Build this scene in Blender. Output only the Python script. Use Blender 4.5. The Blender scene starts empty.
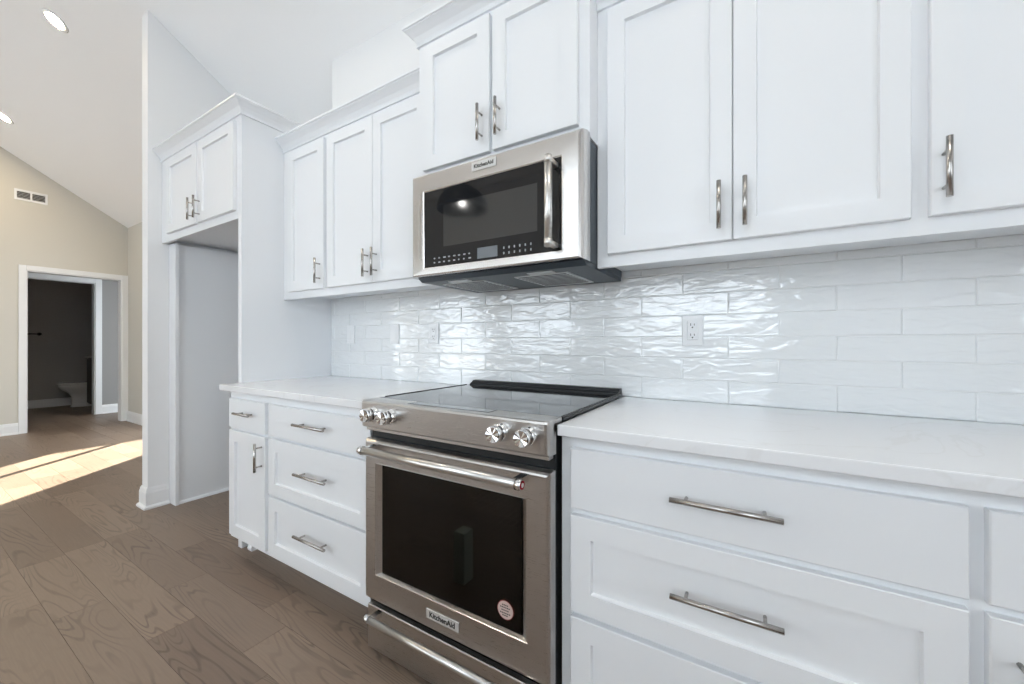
import bpy, bmesh, math, random
from mathutils import Vector, Matrix

# ------------------------------------------------------------------ camera, world, sun, exposure
SC = bpy.context.scene
COL = SC.collection
SC.view_settings.view_transform = 'Standard'
SC.view_settings.look = 'None'
SC.view_settings.gamma = 1.0
SC.view_settings.use_curve_mapping = False
SC.view_settings.exposure = 1.55
SC.cycles.max_bounces = 14
SC.cycles.diffuse_bounces = 8
SC.cycles.glossy_bounces = 6
SC.cycles.transmission_bounces = 8
SC.cycles.transparent_max_bounces = 8
SC.cycles.sample_clamp_indirect = 8.0
SC.cycles.caustics_reflective = False
SC.cycles.caustics_refractive = False

cam_data = bpy.data.cameras.new('camera')
cam = bpy.data.objects.new('camera', cam_data)
COL.objects.link(cam)
cam_data.sensor_width = 36.0
cam_data.lens = 36.0 * 393.6 / 1024.0
cam_data.shift_y = 0.4 / 1024.0
cam_data.clip_start = 0.02
cam.location = (1.2148, -1.6184, 1.1358)
cam.rotation_euler = (math.radians(90), 0, math.radians(31.327))
SC.camera = cam

world = bpy.data.worlds.new('world')
SC.world = world
world.use_nodes = True
wb = world.node_tree.nodes['Background']
wb.inputs[0].default_value = (0.835, 0.925, 1.0, 1)
wb.inputs[1].default_value = 1.6

sun_data = bpy.data.lights.new('sun', 'SUN')
sun_data.energy = 12.0
sun_data.angle = math.radians(1.0)
sun_data.color = (1.0, 0.95, 0.80)
sun = bpy.data.objects.new('sun', sun_data)
COL.objects.link(sun)
_sd = Vector((0.617 * math.cos(math.radians(30)), -0.787 * math.cos(math.radians(30)), -math.sin(math.radians(30))))
sun.rotation_euler = _sd.to_track_quat('-Z', 'Y').to_euler()
sun.location = (-12, 10, 8)

random.seed(7)

# ------------------------------------------------------------------ materials
def srgb(r, g, b):
    f = lambda c: (c / 12.92) if c <= 0.04045 else ((c + 0.055) / 1.055) ** 2.4
    return (f(r / 255), f(g / 255), f(b / 255), 1)

def mat(name, col, rough=0.5, metal=0.0, spec=0.5, coat=0.0):
    m = bpy.data.materials.new(name)
    m.use_nodes = True
    b = m.node_tree.nodes['Principled BSDF']
    b.inputs['Base Color'].default_value = col
    b.inputs['Roughness'].default_value = rough
    b.inputs['Metallic'].default_value = metal
    b.inputs['Specular IOR Level'].default_value = spec
    b.inputs['Coat Weight'].default_value = coat
    return m

def N(m, t, **kw):
    n = m.node_tree.nodes.new(t)
    for k, v in kw.items():
        setattr(n, k, v)
    return n

def L(m, a, b):
    m.node_tree.links.new(a, b)

def bsdf(m):
    return m.node_tree.nodes['Principled BSDF']

def coords(m, scale=(1, 1, 1)):
    tc = N(m, 'ShaderNodeTexCoord')
    mp = N(m, 'ShaderNodeMapping')
    mp.inputs['Scale'].default_value = scale
    L(m, tc.outputs['Object'], mp.inputs['Vector'])
    return mp.outputs['Vector']

def add_bump(m, scale, nscale, strength, dist=0.002, detail=3.0):
    v = coords(m, scale)
    n = N(m, 'ShaderNodeTexNoise')
    n.inputs['Scale'].default_value = nscale
    n.inputs['Detail'].default_value = detail
    L(m, v, n.inputs['Vector'])
    b = N(m, 'ShaderNodeBump')
    b.inputs['Strength'].default_value = strength
    b.inputs['Distance'].default_value = dist
    L(m, n.outputs['Fac'], b.inputs['Height'])
    L(m, b.outputs['Normal'], bsdf(m).inputs['Normal'])
    return n

def paint(name, col, rough=0.45, bump=0.06):
    m = mat(name, col, rough)
    add_bump(m, (1, 1, 1), 160, bump, 0.001, 2)
    return m

M = {}
M['cabinet'] = paint('cabinet_paint', (0.80, 0.815, 0.835, 1), 0.38, 0.02)
M['trim'] = paint('trim_paint', (0.78, 0.79, 0.80, 1), 0.4, 0.02)
M['wall'] = paint('wall_paint', (0.79, 0.795, 0.80, 1), 0.75, 0.08)
M['ceiling'] = paint('ceiling_paint', (0.87, 0.875, 0.88, 1), 0.85, 0.1)
M['far_wall'] = paint('wall_paint_warm_lit', (0.60, 0.58, 0.525, 1), 0.75, 0.08)  # living room's warm light is put into the wall colour
M['hall_wall'] = paint('hall_paint_shaded', (0.30, 0.295, 0.29, 1), 0.75, 0.08)  # darkened wall colour: the hall's dimness is painted in
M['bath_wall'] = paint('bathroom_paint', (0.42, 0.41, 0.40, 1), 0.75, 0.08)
M['black'] = mat('black_enamel', (0.010, 0.011, 0.012, 1), 0.38, 0, 0.35)
M['charcoal'] = mat('charcoal_metal', (0.07, 0.085, 0.10, 1), 0.45, 0.3)
M['satin'] = mat('satin_bar', (0.70, 0.69, 0.67, 1), 0.32, 1.0)
M['gap'] = mat('dark_gap', (0.01, 0.01, 0.011, 1), 0.7)
M['chrome'] = mat('chrome', (0.88, 0.88, 0.88, 1), 0.08, 1.0)
M['nickel'] = mat('brushed_nickel', (0.46, 0.44, 0.42, 1), 0.24, 1.0)
M['alu'] = mat('aluminium_filter', (0.66, 0.67, 0.68, 1), 0.45, 0.5)
M['plastic'] = mat('white_plastic', (0.78, 0.79, 0.80, 1), 0.3)
M['slot'] = mat('slot_black', (0.02, 0.02, 0.02, 1), 0.5)
M['porcelain'] = mat('porcelain', (0.75, 0.75, 0.74, 1), 0.08)
M['darkwood'] = mat('dark_vanity', (0.012, 0.009, 0.008, 1), 0.4)
M['bronze'] = mat('dark_bronze', (0.02, 0.018, 0.016, 1), 0.4, 0.6)
M['red'] = mat('red_enamel', (0.25, 0.01, 0.02, 1), 0.25)
M['badge'] = mat('badge_silver', (0.80, 0.80, 0.79, 1), 0.3, 0.6)
M['ink'] = mat('ink_black', (0.02, 0.02, 0.02, 1), 0.5)
M['sticker'] = mat('sticker_paper', srgb(200, 178, 170), 0.5)
M['sticker_red'] = mat('sticker_red', srgb(130, 40, 36), 0.5)
M['glyph'] = mat('printed_grey', (0.35, 0.37, 0.40, 1), 0.4)
M['packing'] = mat('grey_green_block', (0.74, 0.86, 0.78, 1), 0.8)
M['rack'] = mat('rack_wire', (0.30, 0.29, 0.28, 1), 0.35, 1.0)
M['pendant'] = mat('pendant_black', (0.012, 0.014, 0.018, 1), 0.4)

def steel(name, col, stretch, rough=0.26):
    m = mat(name, col, rough, 1.0)
    v = coords(m, stretch)
    n = N(m, 'ShaderNodeTexNoise')
    n.inputs['Scale'].default_value = 60
    n.inputs['Detail'].default_value = 3
    L(m, v, n.inputs['Vector'])
    mr = N(m, 'ShaderNodeMapRange')
    mr.inputs['From Min'].default_value = 0.3
    mr.inputs['From Max'].default_value = 0.7
    mr.inputs['To Min'].default_value = rough - 0.008
    mr.inputs['To Max'].default_value = rough + 0.008
    L(m, n.outputs['Fac'], mr.inputs['Value'])
    L(m, mr.outputs['Result'], bsdf(m).inputs['Roughness'])
    tg = N(m, 'ShaderNodeTangent'); tg.direction_type = 'RADIAL'; tg.axis = 'Z'
    L(m, tg.outputs[0], bsdf(m).inputs['Tangent'])
    bsdf(m).inputs['Anisotropic'].default_value = 0.75
    return m
M['steel'] = steel('brushed_steel', (0.58, 0.562, 0.545, 1), (0.3, 6, 20), 0.28)
M['steel_light'] = steel('satin_steel', (0.72, 0.70, 0.68, 1), (0.3, 6, 20), 0.24)

M['cooktop'] = mat('black_ceramic_glass', (0.012, 0.014, 0.016, 1), 0.07, 0, 0.45)
M['mw_glass'] = mat('microwave_glass', (0.012, 0.013, 0.015, 1), 0.03, 0, 0.5, 0.1)
M['mw_screen'] = mat('microwave_window_mesh', (0.12, 0.124, 0.128, 1), 0.08, 0.85)
M['display'] = mat('display_glass', (0.18, 0.20, 0.22, 1), 0.1, 0, 0.6)

def oven_glass():
    m = bpy.data.materials.new('oven_door_glass')
    m.use_nodes = True
    nt = m.node_tree
    nt.nodes.remove(bsdf(m))
    tr = N(m, 'ShaderNodeBsdfTransparent'); tr.inputs[0].default_value = (0.20, 0.19, 0.175, 1)
    gl = N(m, 'ShaderNodeBsdfGlossy'); gl.inputs['Roughness'].default_value = 0.03
    gl.inputs[0].default_value = (0.75, 0.72, 0.68, 1)
    fr = N(m, 'ShaderNodeFresnel'); fr.inputs[0].default_value = 1.48
    mx = N(m, 'ShaderNodeMixShader')
    L(m, fr.outputs[0], mx.inputs[0]); L(m, tr.outputs[0], mx.inputs[1]); L(m, gl.outputs[0], mx.inputs[2])
    L(m, mx.outputs[0], nt.nodes['Material Output'].inputs[0])
    return m
M['oven_glass'] = oven_glass()

def emit(name, col, s):
    m = mat(name, (1, 1, 1, 1), 0.5)
    bsdf(m).inputs['Emission Color'].default_value = col
    bsdf(m).inputs['Emission Strength'].default_value = s
    return m
M['lamp'] = emit('lamp_lens', (1.0, 0.89, 0.73, 1), 130.0)
M['lamp_warm'] = emit('lamp_lens_warm', (1.0, 0.79, 0.50, 1), 190.0)
M['bulb'] = emit('bulb', (1.0, 0.95, 0.88, 1), 12.0)

def quartz():
    m = mat('white_quartz', (0.80, 0.81, 0.82, 1), 0.14)
    v = coords(m)
    n = N(m, 'ShaderNodeTexNoise'); n.inputs['Scale'].default_value = 2.2; n.inputs['Detail'].default_value = 8; n.inputs['Distortion'].default_value = 1.2
    L(m, v, n.inputs['Vector'])
    cr = N(m, 'ShaderNodeValToRGB')
    e = cr.color_ramp.elements
    e[0].position = 0.485; e[0].color = (0.80, 0.81, 0.83, 1)
    e[1].position = 0.515; e[1].color = (0.80, 0.81, 0.83, 1)
    x = cr.color_ramp.elements.new(0.5); x.color = (0.765, 0.77, 0.78, 1)
    L(m, n.outputs['Fac'], cr.inputs['Fac'])
    L(m, cr.outputs['Color'], bsdf(m).inputs['Base Color'])
    return m
M['quartz'] = quartz()

def tile_mat():
    m = mat('glazed_white_tile', (0.80, 0.82, 0.83, 1), 0.02, 0, 0.6, 1.0)
    bsdf(m).inputs['Coat Roughness'].default_value = 0.012; bsdf(m).inputs['Coat IOR'].default_value = 1.6
    at = N(m, 'ShaderNodeAttribute'); at.attribute_name = 'rnd'
    tc = N(m, 'ShaderNodeTexCoord')
    ad = N(m, 'ShaderNodeVectorMath', operation='MULTIPLY_ADD')
    L(m, at.outputs['Color'], ad.inputs[0]); ad.inputs[1].default_value = (9, 9, 9)
    L(m, tc.outputs['Object'], ad.inputs[2])
    mp = N(m, 'ShaderNodeMapping'); mp.inputs['Scale'].default_value = (13, 13, 42)
    mp.inputs['Rotation'].default_value = (0, 0.12, 0)
    L(m, ad.outputs[0], mp.inputs['Vector'])
    n = N(m, 'ShaderNodeTexNoise'); n.inputs['Scale'].default_value = 1.0; n.inputs['Detail'].default_value = 1.5; n.inputs['Distortion'].default_value = 0.6
    L(m, mp.outputs[0], n.inputs['Vector'])
    b = N(m, 'ShaderNodeBump'); b.inputs['Strength'].default_value = 1.0; b.inputs['Distance'].default_value = 0.0035
    L(m, n.outputs['Fac'], b.inputs['Height'])
    L(m, b.outputs['Normal'], bsdf(m).inputs['Normal']); L(m, b.outputs['Normal'], bsdf(m).inputs['Coat Normal'])
    return m
M['tile'] = tile_mat()
M['grout'] = mat('grout', (0.74, 0.75, 0.75, 1), 0.8)

def floor_mat():
    m = mat('oak_plank', (0.2, 0.15, 0.12, 1), 0.42, 0, 0.4)
    at = N(m, 'ShaderNodeAttribute'); at.attribute_name = 'rnd'
    sep = N(m, 'ShaderNodeSeparateColor'); L(m, at.outputs['Color'], sep.inputs[0])
    tc = N(m, 'ShaderNodeTexCoord')
    ad = N(m, 'ShaderNodeVectorMath', operation='MULTIPLY_ADD')
    L(m, at.outputs['Color'], ad.inputs[0]); ad.inputs[1].default_value = (37, 53, 71)
    L(m, tc.outputs['Object'], ad.inputs[2])
    mp = N(m, 'ShaderNodeMapping'); mp.inputs['Scale'].default_value = (1.15, 8.5, 1)
    L(m, ad.outputs[0], mp.inputs['Vector'])
    n = N(m, 'ShaderNodeTexNoise'); n.inputs['Scale'].default_value = 1.0; n.inputs['Detail'].default_value = 1.6; n.inputs['Distortion'].default_value = 0.35; n.inputs['Roughness'].default_value = 0.4
    L(m, mp.outputs[0], n.inputs['Vector'])
    mu = N(m, 'ShaderNodeMath', operation='MULTIPLY'); mu.inputs[1].default_value = 120.0
    L(m, n.outputs['Fac'], mu.inputs[0])
    sn = N(m, 'ShaderNodeMath', operation='SINE'); L(m, mu.outputs[0], sn.inputs[0])
    r1 = N(m, 'ShaderNodeMapRange'); r1.inputs['From Min'].default_value = 0.35; r1.inputs['From Max'].default_value = 1.0
    L(m, sn.outputs[0], r1.inputs['Value'])
    # fine fibre
    mp2 = N(m, 'ShaderNodeMapping'); mp2.inputs['Scale'].default_value = (9, 190, 1)
    L(m, ad.outputs[0], mp2.inputs['Vector'])
    n2 = N(m, 'ShaderNodeTexNoise'); n2.inputs['Scale'].default_value = 1.0; n2.inputs['Detail'].default_value = 3
    L(m, mp2.outputs[0], n2.inputs['Vector'])
    # where the grain is strong
    mp3 = N(m, 'ShaderNodeMapping'); mp3.inputs['Scale'].default_value = (1.4, 4, 1)
    L(m, ad.outputs[0], mp3.inputs['Vector'])
    n3 = N(m, 'ShaderNodeTexNoise'); n3.inputs['Scale'].default_value = 1.3; n3.inputs['Detail'].default_value = 2
    L(m, mp3.outputs[0], n3.inputs['Vector'])
    r3 = N(m, 'ShaderNodeMapRange'); r3.inputs['From Min'].default_value = 0.42; r3.inputs['From Max'].default_value = 0.66
    r3.inputs['To Min'].default_value = 0.03; r3.inputs['To Max'].default_value = 0.62
    L(m, n3.outputs['Fac'], r3.inputs['Value'])
    g = N(m, 'ShaderNodeMath', operation='MULTIPLY'); L(m, r1.outputs[0], g.inputs[0]); L(m, r3.outputs[0], g.inputs[1])
    g2 = N(m, 'ShaderNodeMath', operation='MULTIPLY'); L(m, g.outputs[0], g2.inputs[0]); L(m, n2.outputs['Fac'], g2.inputs[1])
    g3 = N(m, 'ShaderNodeMath', operation='MULTIPLY'); L(m, g2.outputs[0], g3.inputs[0]); g3.inputs[1].default_value = 1.5
    g3.use_clamp = True
    base = N(m, 'ShaderNodeValToRGB')
    e = base.color_ramp.elements
    e[0].position = 0.0; e[0].color = srgb(122, 105, 92)
    e[1].position = 1.0; e[1].color = srgb(140, 122, 107)
    x = e.new(0.5); x.color = srgb(132, 115, 101)
    L(m, sep.outputs[0], base.inputs['Fac'])
    mx = N(m, 'ShaderNodeMix', data_type='RGBA')
    L(m, g3.outputs[0], mx.inputs['Factor']); L(m, base.outputs['Color'], mx.inputs['A'])
    mx.inputs['B'].default_value = srgb(66, 54, 47)
    hs = N(m, 'ShaderNodeHueSaturation')
    r2 = N(m, 'ShaderNodeMapRange'); r2.inputs['To Min'].default_value = 0.88; r2.inputs['To Max'].default_value = 1.12
    L(m, n2.outputs['Fac'], r2.inputs['Value']); L(m, r2.outputs[0], hs.inputs['Value'])
    L(m, mx.outputs['Result'], hs.inputs['Color'])
    L(m, hs.outputs['Color'], bsdf(m).inputs['Base Color'])
    b = N(m, 'ShaderNodeBump'); b.inputs['Strength'].default_value = 0.25; b.inputs['Distance'].default_value = 0.001; b.invert = True
    L(m, g3.outputs[0], b.inputs['Height']); L(m, b.outputs['Normal'], bsdf(m).inputs['Normal'])
    return m
M['floor'] = floor_mat()
M['seam'] = mat('floor_seam', srgb(84, 71, 62), 0.7)

# ------------------------------------------------------------------ mesh helpers
class MB:
    """collects shapes in world coordinates and builds them as one mesh"""
    def __init__(s):
        s.bm = bmesh.new(); s.mi = 0
    def _merge(s, b2, smooth=False):
        me = bpy.data.meshes.new('tmp')
        for f in b2.faces:
            f.material_index = s.mi; f.smooth = smooth
        b2.to_mesh(me); b2.free()
        s.bm.from_mesh(me)
        bpy.data.meshes.remove(me)
        return s
    def box(s, x0, x1, y0, y1, z0, z1, b=0.0, seg=1):
        b2 = bmesh.new()
        bmesh.ops.create_cube(b2, size=1)
        for v in b2.verts:
            v.co = Vector(((x0 + x1) / 2 + v.co.x * (x1 - x0), (y0 + y1) / 2 + v.co.y * (y1 - y0), (z0 + z1) / 2 + v.co.z * (z1 - z0)))
        if b > 0:
            bmesh.ops.bevel(b2, geom=b2.edges[:], offset=b, segments=seg, affect='EDGES', profile=0.5)
        return s._merge(b2, False)
    def cyl(s, p, q, r, r2=None, n=20, caps=True):
        p, q = Vector(p), Vector(q); r2 = r if r2 is None else r2
        d = q - p; b2 = bmesh.new()
        bmesh.ops.create_cone(b2, cap_ends=caps, segments=n, radius1=r, radius2=r2, depth=d.length)
        rot = d.to_track_quat('Z', 'Y').to_matrix().to_4x4()
        bmesh.ops.transform(b2, matrix=Matrix.Translation((p + q) / 2) @ rot, verts=b2.verts[:])
        me = [f for f in b2.faces]
        for f in me:
            f.smooth = len(f.verts) == 4
            f.material_index = s.mi
        m = bpy.data.meshes.new('tmp'); b2.to_mesh(m); b2.free(); s.bm.from_mesh(m); bpy.data.meshes.remove(m)
        return s
    def lathe(s, prof, origin, axis='Z', n=32, sx=1.0, sy=1.0):
        """prof: (radius, along); revolved about axis through origin"""
        o = Vector(origin); rings = []
        bm = s.bm
        for r, h in prof:
            ring = []
            for k in range(n):
                a = 2 * math.pi * k / n
                u, w = r * math.cos(a) * sx, r * math.sin(a) * sy
                if axis == 'Z': c = Vector((u, w, h))
                elif axis == 'Y': c = Vector((u, -h, w))     # along is towards the room (-y)
                else: c = Vector((h, u, w))
                ring.append(bm.verts.new(o + c))
            rings.append(ring)
        for a, b in zip(rings, rings[1:]):
            for k in range(n):
                f = bm.faces.new((a[k], a[(k + 1) % n], b[(k + 1) % n], b[k]))
                f.smooth = True; f.material_index = s.mi
        for ring in (rings[0], rings[-1]):
            f = bm.faces.new(ring); f.material_index = s.mi
        return s
    def loops(s, loops, cap0=True, cap1=True, smooth=False):
        bm = s.bm; vs = [[bm.verts.new(c) for c in lp] for lp in loops]
        n = len(vs[0])
        for a, b in zip(vs, vs[1:]):
            for k in range(n):
                f = bm.faces.new((a[k], a[(k + 1) % n], b[(k + 1) % n], b[k])); f.material_index = s.mi; f.smooth = smooth
        if cap0:
            f = bm.faces.new(vs[0]); f.material_index = s.mi
        if cap1:
            f = bm.faces.new(vs[-1]); f.material_index = s.mi
        return s
    def prism(s, pts, axis, a, b):
        """closed polygon pts extruded along axis from a to b; pts are the other two coordinates in order"""
        def c(p, t):
            if axis == 'x': return (t, p[0], p[1])
            if axis == 'y': return (p[0], t, p[1])
            return (p[0], p[1], t)
        return s.loops([[c(p, a) for p in pts], [c(p, b) for p in pts]])
    def sweep(s, prof, path, z0):
        """profile (out, up) swept along an XY path; out is to the right of travel, mitred"""
        P = [Vector((p[0], p[1])) for p in path]; lps = []
        for i, p in enumerate(P):
            ds = []
            if i > 0: ds.append((P[i] - P[i - 1]).normalized())
            if i < len(P) - 1: ds.append((P[i + 1] - P[i]).normalized())
            ns = [Vector((d.y, -d.x)) for d in ds]
            if len(ns) == 2:
                m = (ns[0] + ns[1]); m = m / m.length; m = m / max(0.2, m.dot(ns[0]))
            else:
                m = ns[0]
            lps.append([(p.x + m.x * o, p.y + m.y * o, z0 + u) for o, u in prof])
        return s.loops(lps)
    def panel(s, x0, x1, z0, z1, yf, t=0.019, stile=None, rec=0.011, b=0.002):
        """cabinet door or drawer front facing -y; stile=None gives a slab"""
        def rect(i, y):
            return [(x0 + i, y, z0 + i), (x1 - i, y, z0 + i), (x1 - i, y, z1 - i), (x0 + i, y, z1 - i)]
        lp = [rect(0, yf + t), rect(0, yf + b), rect(b, yf)]
        if stile:
            lp += [rect(stile, yf), rect(stile + 0.003, yf + rec)]
        return s.loops(lp)
    def build(s, name, mats, parent=None, hold=None, rnd=None):
        me = bpy.data.meshes.new(name)
        bmesh.ops.recalc_face_normals(s.bm, faces=s.bm.faces[:])
        off = Vector((0, 0, 0))
        if parent is not None:
            off = Vector(parent.get('_o', (0, 0, 0)))
        for v in s.bm.verts:
            v.co -= off
        s.bm.to_mesh(me); s.bm.free()
        for m in (mats if isinstance(mats, (list, tuple)) else [mats]):
            me.materials.append(m)
        o = bpy.data.objects.new(name, me); COL.objects.link(o)
        if parent is not None:
            o.parent = parent; o['_o'] = list(off)
        return o

def tag(o, label, cat, group=None, kind=None):
    if label: o['label'] = label
    if cat: o['category'] = cat
    if group: o['group'] = group
    if kind: o['kind'] = kind
    return o

def thing(name, loc, label, cat, group=None):
    o = bpy.data.objects.new(name, None); COL.objects.link(o)
    o.empty_display_size = 0.1
    o.location = loc; o['_o'] = list(loc)
    return tag(o, label, cat, group)

def struct(name, mb, m):
    o = mb.build(name, m); o['kind'] = 'structure'; return o

def text_mesh(name, body, size, origin, parent, m, depth=0.0006, squash=1.0, bold=0.0):
    cu = bpy.data.curves.new('txt', 'FONT'); cu.body = body; cu.size = size; cu.align_x = 'CENTER'; cu.align_y = 'CENTER'
    cu.extrude = depth; cu.offset = bold; cu.resolution_u = 3
    to = bpy.data.objects.new('txt', cu); COL.objects.link(to)
    dg = bpy.context.evaluated_depsgraph_get()
    me = bpy.data.meshes.new_from_object(to.evaluated_get(dg))
    bpy.data.objects.remove(to); bpy.data.curves.remove(cu)
    o = Vector(origin); off = Vector(parent.get('_o', (0, 0, 0)))
    for v in me.vertices:
        x, y, z = v.co
        v.co = Vector((o.x + x * squash, o.y - z, o.z + y)) - off
    me.name = name
    me.materials.clear(); me.materials.append(m)
    ob = bpy.data.objects.new(name, me); COL.objects.link(ob); ob.parent = parent; ob['_o'] = list(off)
    return ob

# ------------------------------------------------------------------ the setting
def ceil_z(y):
    return 3.03 - 0.62 * y if y > -2.6 else 4.642
XB, YB = -1.186, 0.37            # the tiled wall stands proud of the house's back wall left of XB
XFAR = -6.55

def rnd_attr(me, faces_rnd):
    ca = me.color_attributes.new('rnd', 'FLOAT_COLOR', 'CORNER')
    for p in me.polygons:
        c = faces_rnd[p.index]
        for li in p.loop_indices:
            ca.data[li].color = (c[0], c[1], c[2], 1)

# floor: planks 0.16 m wide running along x
def make_floor():
    bm = bmesh.new(); rn = []
    rng = random.Random(11)
    W = 0.16; y_lo, y_hi = -6.7, 1.4
    x_lo, x_hi = -9.6, 3.4
    k0 = math.ceil((-0.742 - y_hi) / -W)
    y = -0.742 + 5 * W
    while y < y_hi: y += W
    fixed = {0: -0.375, 1: -0.20, 2: -1.22, 3: -1.43}
    g = 0.0005
    base = [bm.verts.new(c) for c in ((x_lo, y_lo, -0.004), (x_hi, y_lo, -0.004), (x_hi, y_hi, -0.004), (x_lo, y_hi, -0.004))]
    bm.faces.new(base).material_index = 1; rn.append((0, 0, 0))
    top = y
    while top > y_lo:
        row = round((-0.742 - top) / W)
        start = fixed.get(row, rng.uniform(-1, 1))
        xs = [start]
        while xs[-1] < x_hi: xs.append(xs[-1] + rng.choice((0.55, 0.75, 0.95, 1.2, 1.5)))
        while xs[0] > x_lo: xs.insert(0, xs[0] - rng.choice((0.55, 0.7, 0.9, 1.2, 1.5)))
        y0, y1 = max(top - W, y_lo) + g, min(top, y_hi) - g
        for a, b in zip(xs, xs[1:]):
            a, b = max(a, x_lo) + g, min(b, x_hi) - g
            if b - a < 0.02: continue
            vs = [bm.verts.new(c) for c in ((a, y0, 0), (b, y0, 0), (b, y1, 0), (a, y1, 0))]
            lo = [bm.verts.new(c) for c in ((a, y0, -.004), (b, y0, -.004), (b, y1, -.004), (a, y1, -.004))]
            c = (rng.random(), rng.random(), rng.random())
            bm.faces.new(vs); rn.append(c)
            for i in range(4):
                f = bm.faces.new((vs[i], lo[i], lo[(i + 1) % 4], vs[(i + 1) % 4])); rn.append(c)
        top -= W
    me = bpy.data.meshes.new('floor'); bm.to_mesh(me); bm.free()
    me.materials.append(M['floor']); me.materials.append(M['seam'])
    rnd_attr(me, rn)
    o = bpy.data.objects.new('floor', me); COL.objects.link(o); o['kind'] = 'structure'
    return o
make_floor()

# ceiling slab: one slope over kitchen and living room, then level
mb = MB()
mb.prism([(1.5, ceil_z(1.5)), (-2.6, 4.642), (-6.7, 4.642), (-6.7, 4.76), (-2.6, 4.76), (1.5, ceil_z(1.5) + 0.12)], 'x', -6.67, 3.4)
struct('ceiling', mb, M['ceiling'])

def wall_y(name, y0, y1, x0, x1, holes, m, top=None):
    """wall in plane y; holes (x0,x1,z0,z1); top from the ceiling"""
    mb = MB(); top = top or max(ceil_z(y0), ceil_z(y1)) + 0.03
    xs = sorted({x0, x1, *[h[0] for h in holes], *[h[1] for h in holes]})
    for a, b in zip(xs, xs[1:]):
        hh = [h for h in holes if h[0] <= a and h[1] >= b]
        z = 0.0
        for h in hh:
            if h[2] > z: mb.box(a, b, y0, y1, z, h[2])
            z = h[3]
        mb.box(a, b, y0, y1, z, top)
    return struct(name, mb, m)

def wall_x(name, x0, x1, y0, y1, holes, m, top=4.74):
    mb = MB(); ys = sorted({y0, y1, *[h[0] for h in holes], *[h[1] for h in holes], *([-2.6] if y0 < -2.6 < y1 else [])})
    for a, b in zip(ys, ys[1:]):
        hh = [h for h in holes if h[0] <= a and h[1] >= b]
        z = 0.0
        for h in hh:
            if h[2] > z: mb.box(x0, x1, a, b, z, h[2])
            z = h[3]
        if top: ta = tb = top
        else: ta, tb = ceil_z(a) + 0.02, ceil_z(b) + 0.02
        mb.prism([(a, z), (b, z), (b, tb), (a, ta)], 'x', x0, x1)
    return struct(name, mb, m)

# tiled kitchen wall (plaster above and behind the cabinets) and the set-back house wall left of it
wall_y('wall_kitchen', 0.0095, 0.49, XB, 3.4, [], M['wall'], ceil_z(0) + 0.03)
wall_y('wall_nook', YB, YB + 0.12, -2.35, XB, [], M['wall'], ceil_z(YB) + 0.03)
wall_y('wall_back', YB, YB + 0.12, XFAR - 0.12, -2.35, [(-5.78, -4.42, 0.0, 2.05)], M['far_wall'], ceil_z(YB) + 0.03)
# the wing that holds hall and bathroom runs on outside and shades part of the sun
wall_x('wall_wing', -7.60, -7.48, 1.32, 7.0, [], M['wall'], 2.45)
# stub wall beside the refrigerator opening
wall_x('wall_stub', -2.412, -2.310, -0.615, YB, [], M['wall'], None)
# far wall of the living room with the cased opening to the hall
wall_x('wall_far', XFAR - 0.12, XFAR, -6.62, YB, [(-0.575, 0.312, 0, 2.045), (-5.6, -3.7, 0.4, 2.3)], M['far_wall'], None)
# walls behind the viewer, with the windows and glass door the light comes through
wall_y('wall_rear_living', -6.62, -6.5, XFAR, -1.0, [(-6.2, -4.5, 0.3, 2.5), (-3.9, -1.6, 0.9, 2.35)], M['wall'], 4.74)
wall_x('wall_patio', -1.06, -0.94, -6.5, -3.9, [(-6.15, -4.02, 0.0, 2.06)], M['wall'], 4.74)
wall_y('wall_rear_kitchen', -4.02, -3.9, -0.94, 3.28, [(-0.9, 1.45, 1.16, 3.4)], M['wall'], 4.74)
wall_x('wall_right', 3.28, 3.4, -4.02, 0.0095, [(-3.4, -1.7, 0.95, 2.6)], M['wall'], 4.74)

def window_y(name, x0, x1, z0, z1, y, mx, mz):
    mb = MB(); w = 0.05
    mb.box(x0, x1, y - .03, y + .03, z0, z0 + w).box(x0, x1, y - .03, y + .03, z1 - w, z1)
    mb.box(x0, x0 + w, y - .03, y + .03, z0 + w, z1 - w).box(x1 - w, x1, y - .03, y + .03, z0 + w, z1 - w)
    for x in mx: mb.box(x - .025, x + .025, y - .025, y + .025, z0 + w, z1 - w)
    for z in mz: mb.box(x0 + w, x1 - w, y - .015, y + .015, z - .015, z + .015)
    return struct(name, mb, M['trim'])
def window_x(name, y0, y1, z0, z1, x, my, mz, w=0.05, mw=0.025):
    mb = MB()
    mb.box(x - .03, x + .03, y0, y1, z1 - w, z1)
    if z0 > 0: mb.box(x - .03, x + .03, y0, y1, z0, z0 + w)
    mb.box(x - .03, x + .03, y0, y0 + w, z0, z1 - w).box(x - .03, x + .03, y1 - w, y1, z0, z1 - w)
    for y in my: mb.box(x - .02, x + .02, y - mw, y + mw, z0, z1 - w)
    for z in mz: mb.box(x - .015, x + .015, y0 + w, y1 - w, z - .015, z + .015)
    return struct(name, mb, M['trim'])
window_y('window_1', -0.9, 1.45, 1.16, 3.4, -3.96, (-0.12, 0.67), (2.1,))
window_y('window_2', -6.2, -4.5, 0.3, 2.5, -6.56, (-5.35,), (1.4,))
window_y('window_3', -3.9, -1.6, 0.9, 2.35, -6.56, (-2.75,), (1.6,))
window_x('window_4', -5.6, -3.7, 0.4, 2.3, XFAR - 0.06, (-4.65,), (1.35,))
window_x('window_5', -3.4, -1.7, 0.95, 2.6, 3.34, (-2.55,), (1.35,))
window_x('door_3', -6.15, -4.02, 0.0, 2.06, -1.0, (-5.11,), (), 0.02, 0.02)
window_y('door_4', -5.78, -4.42, 0.0, 2.05, YB + 0.06, (-5.33,), ())

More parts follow.
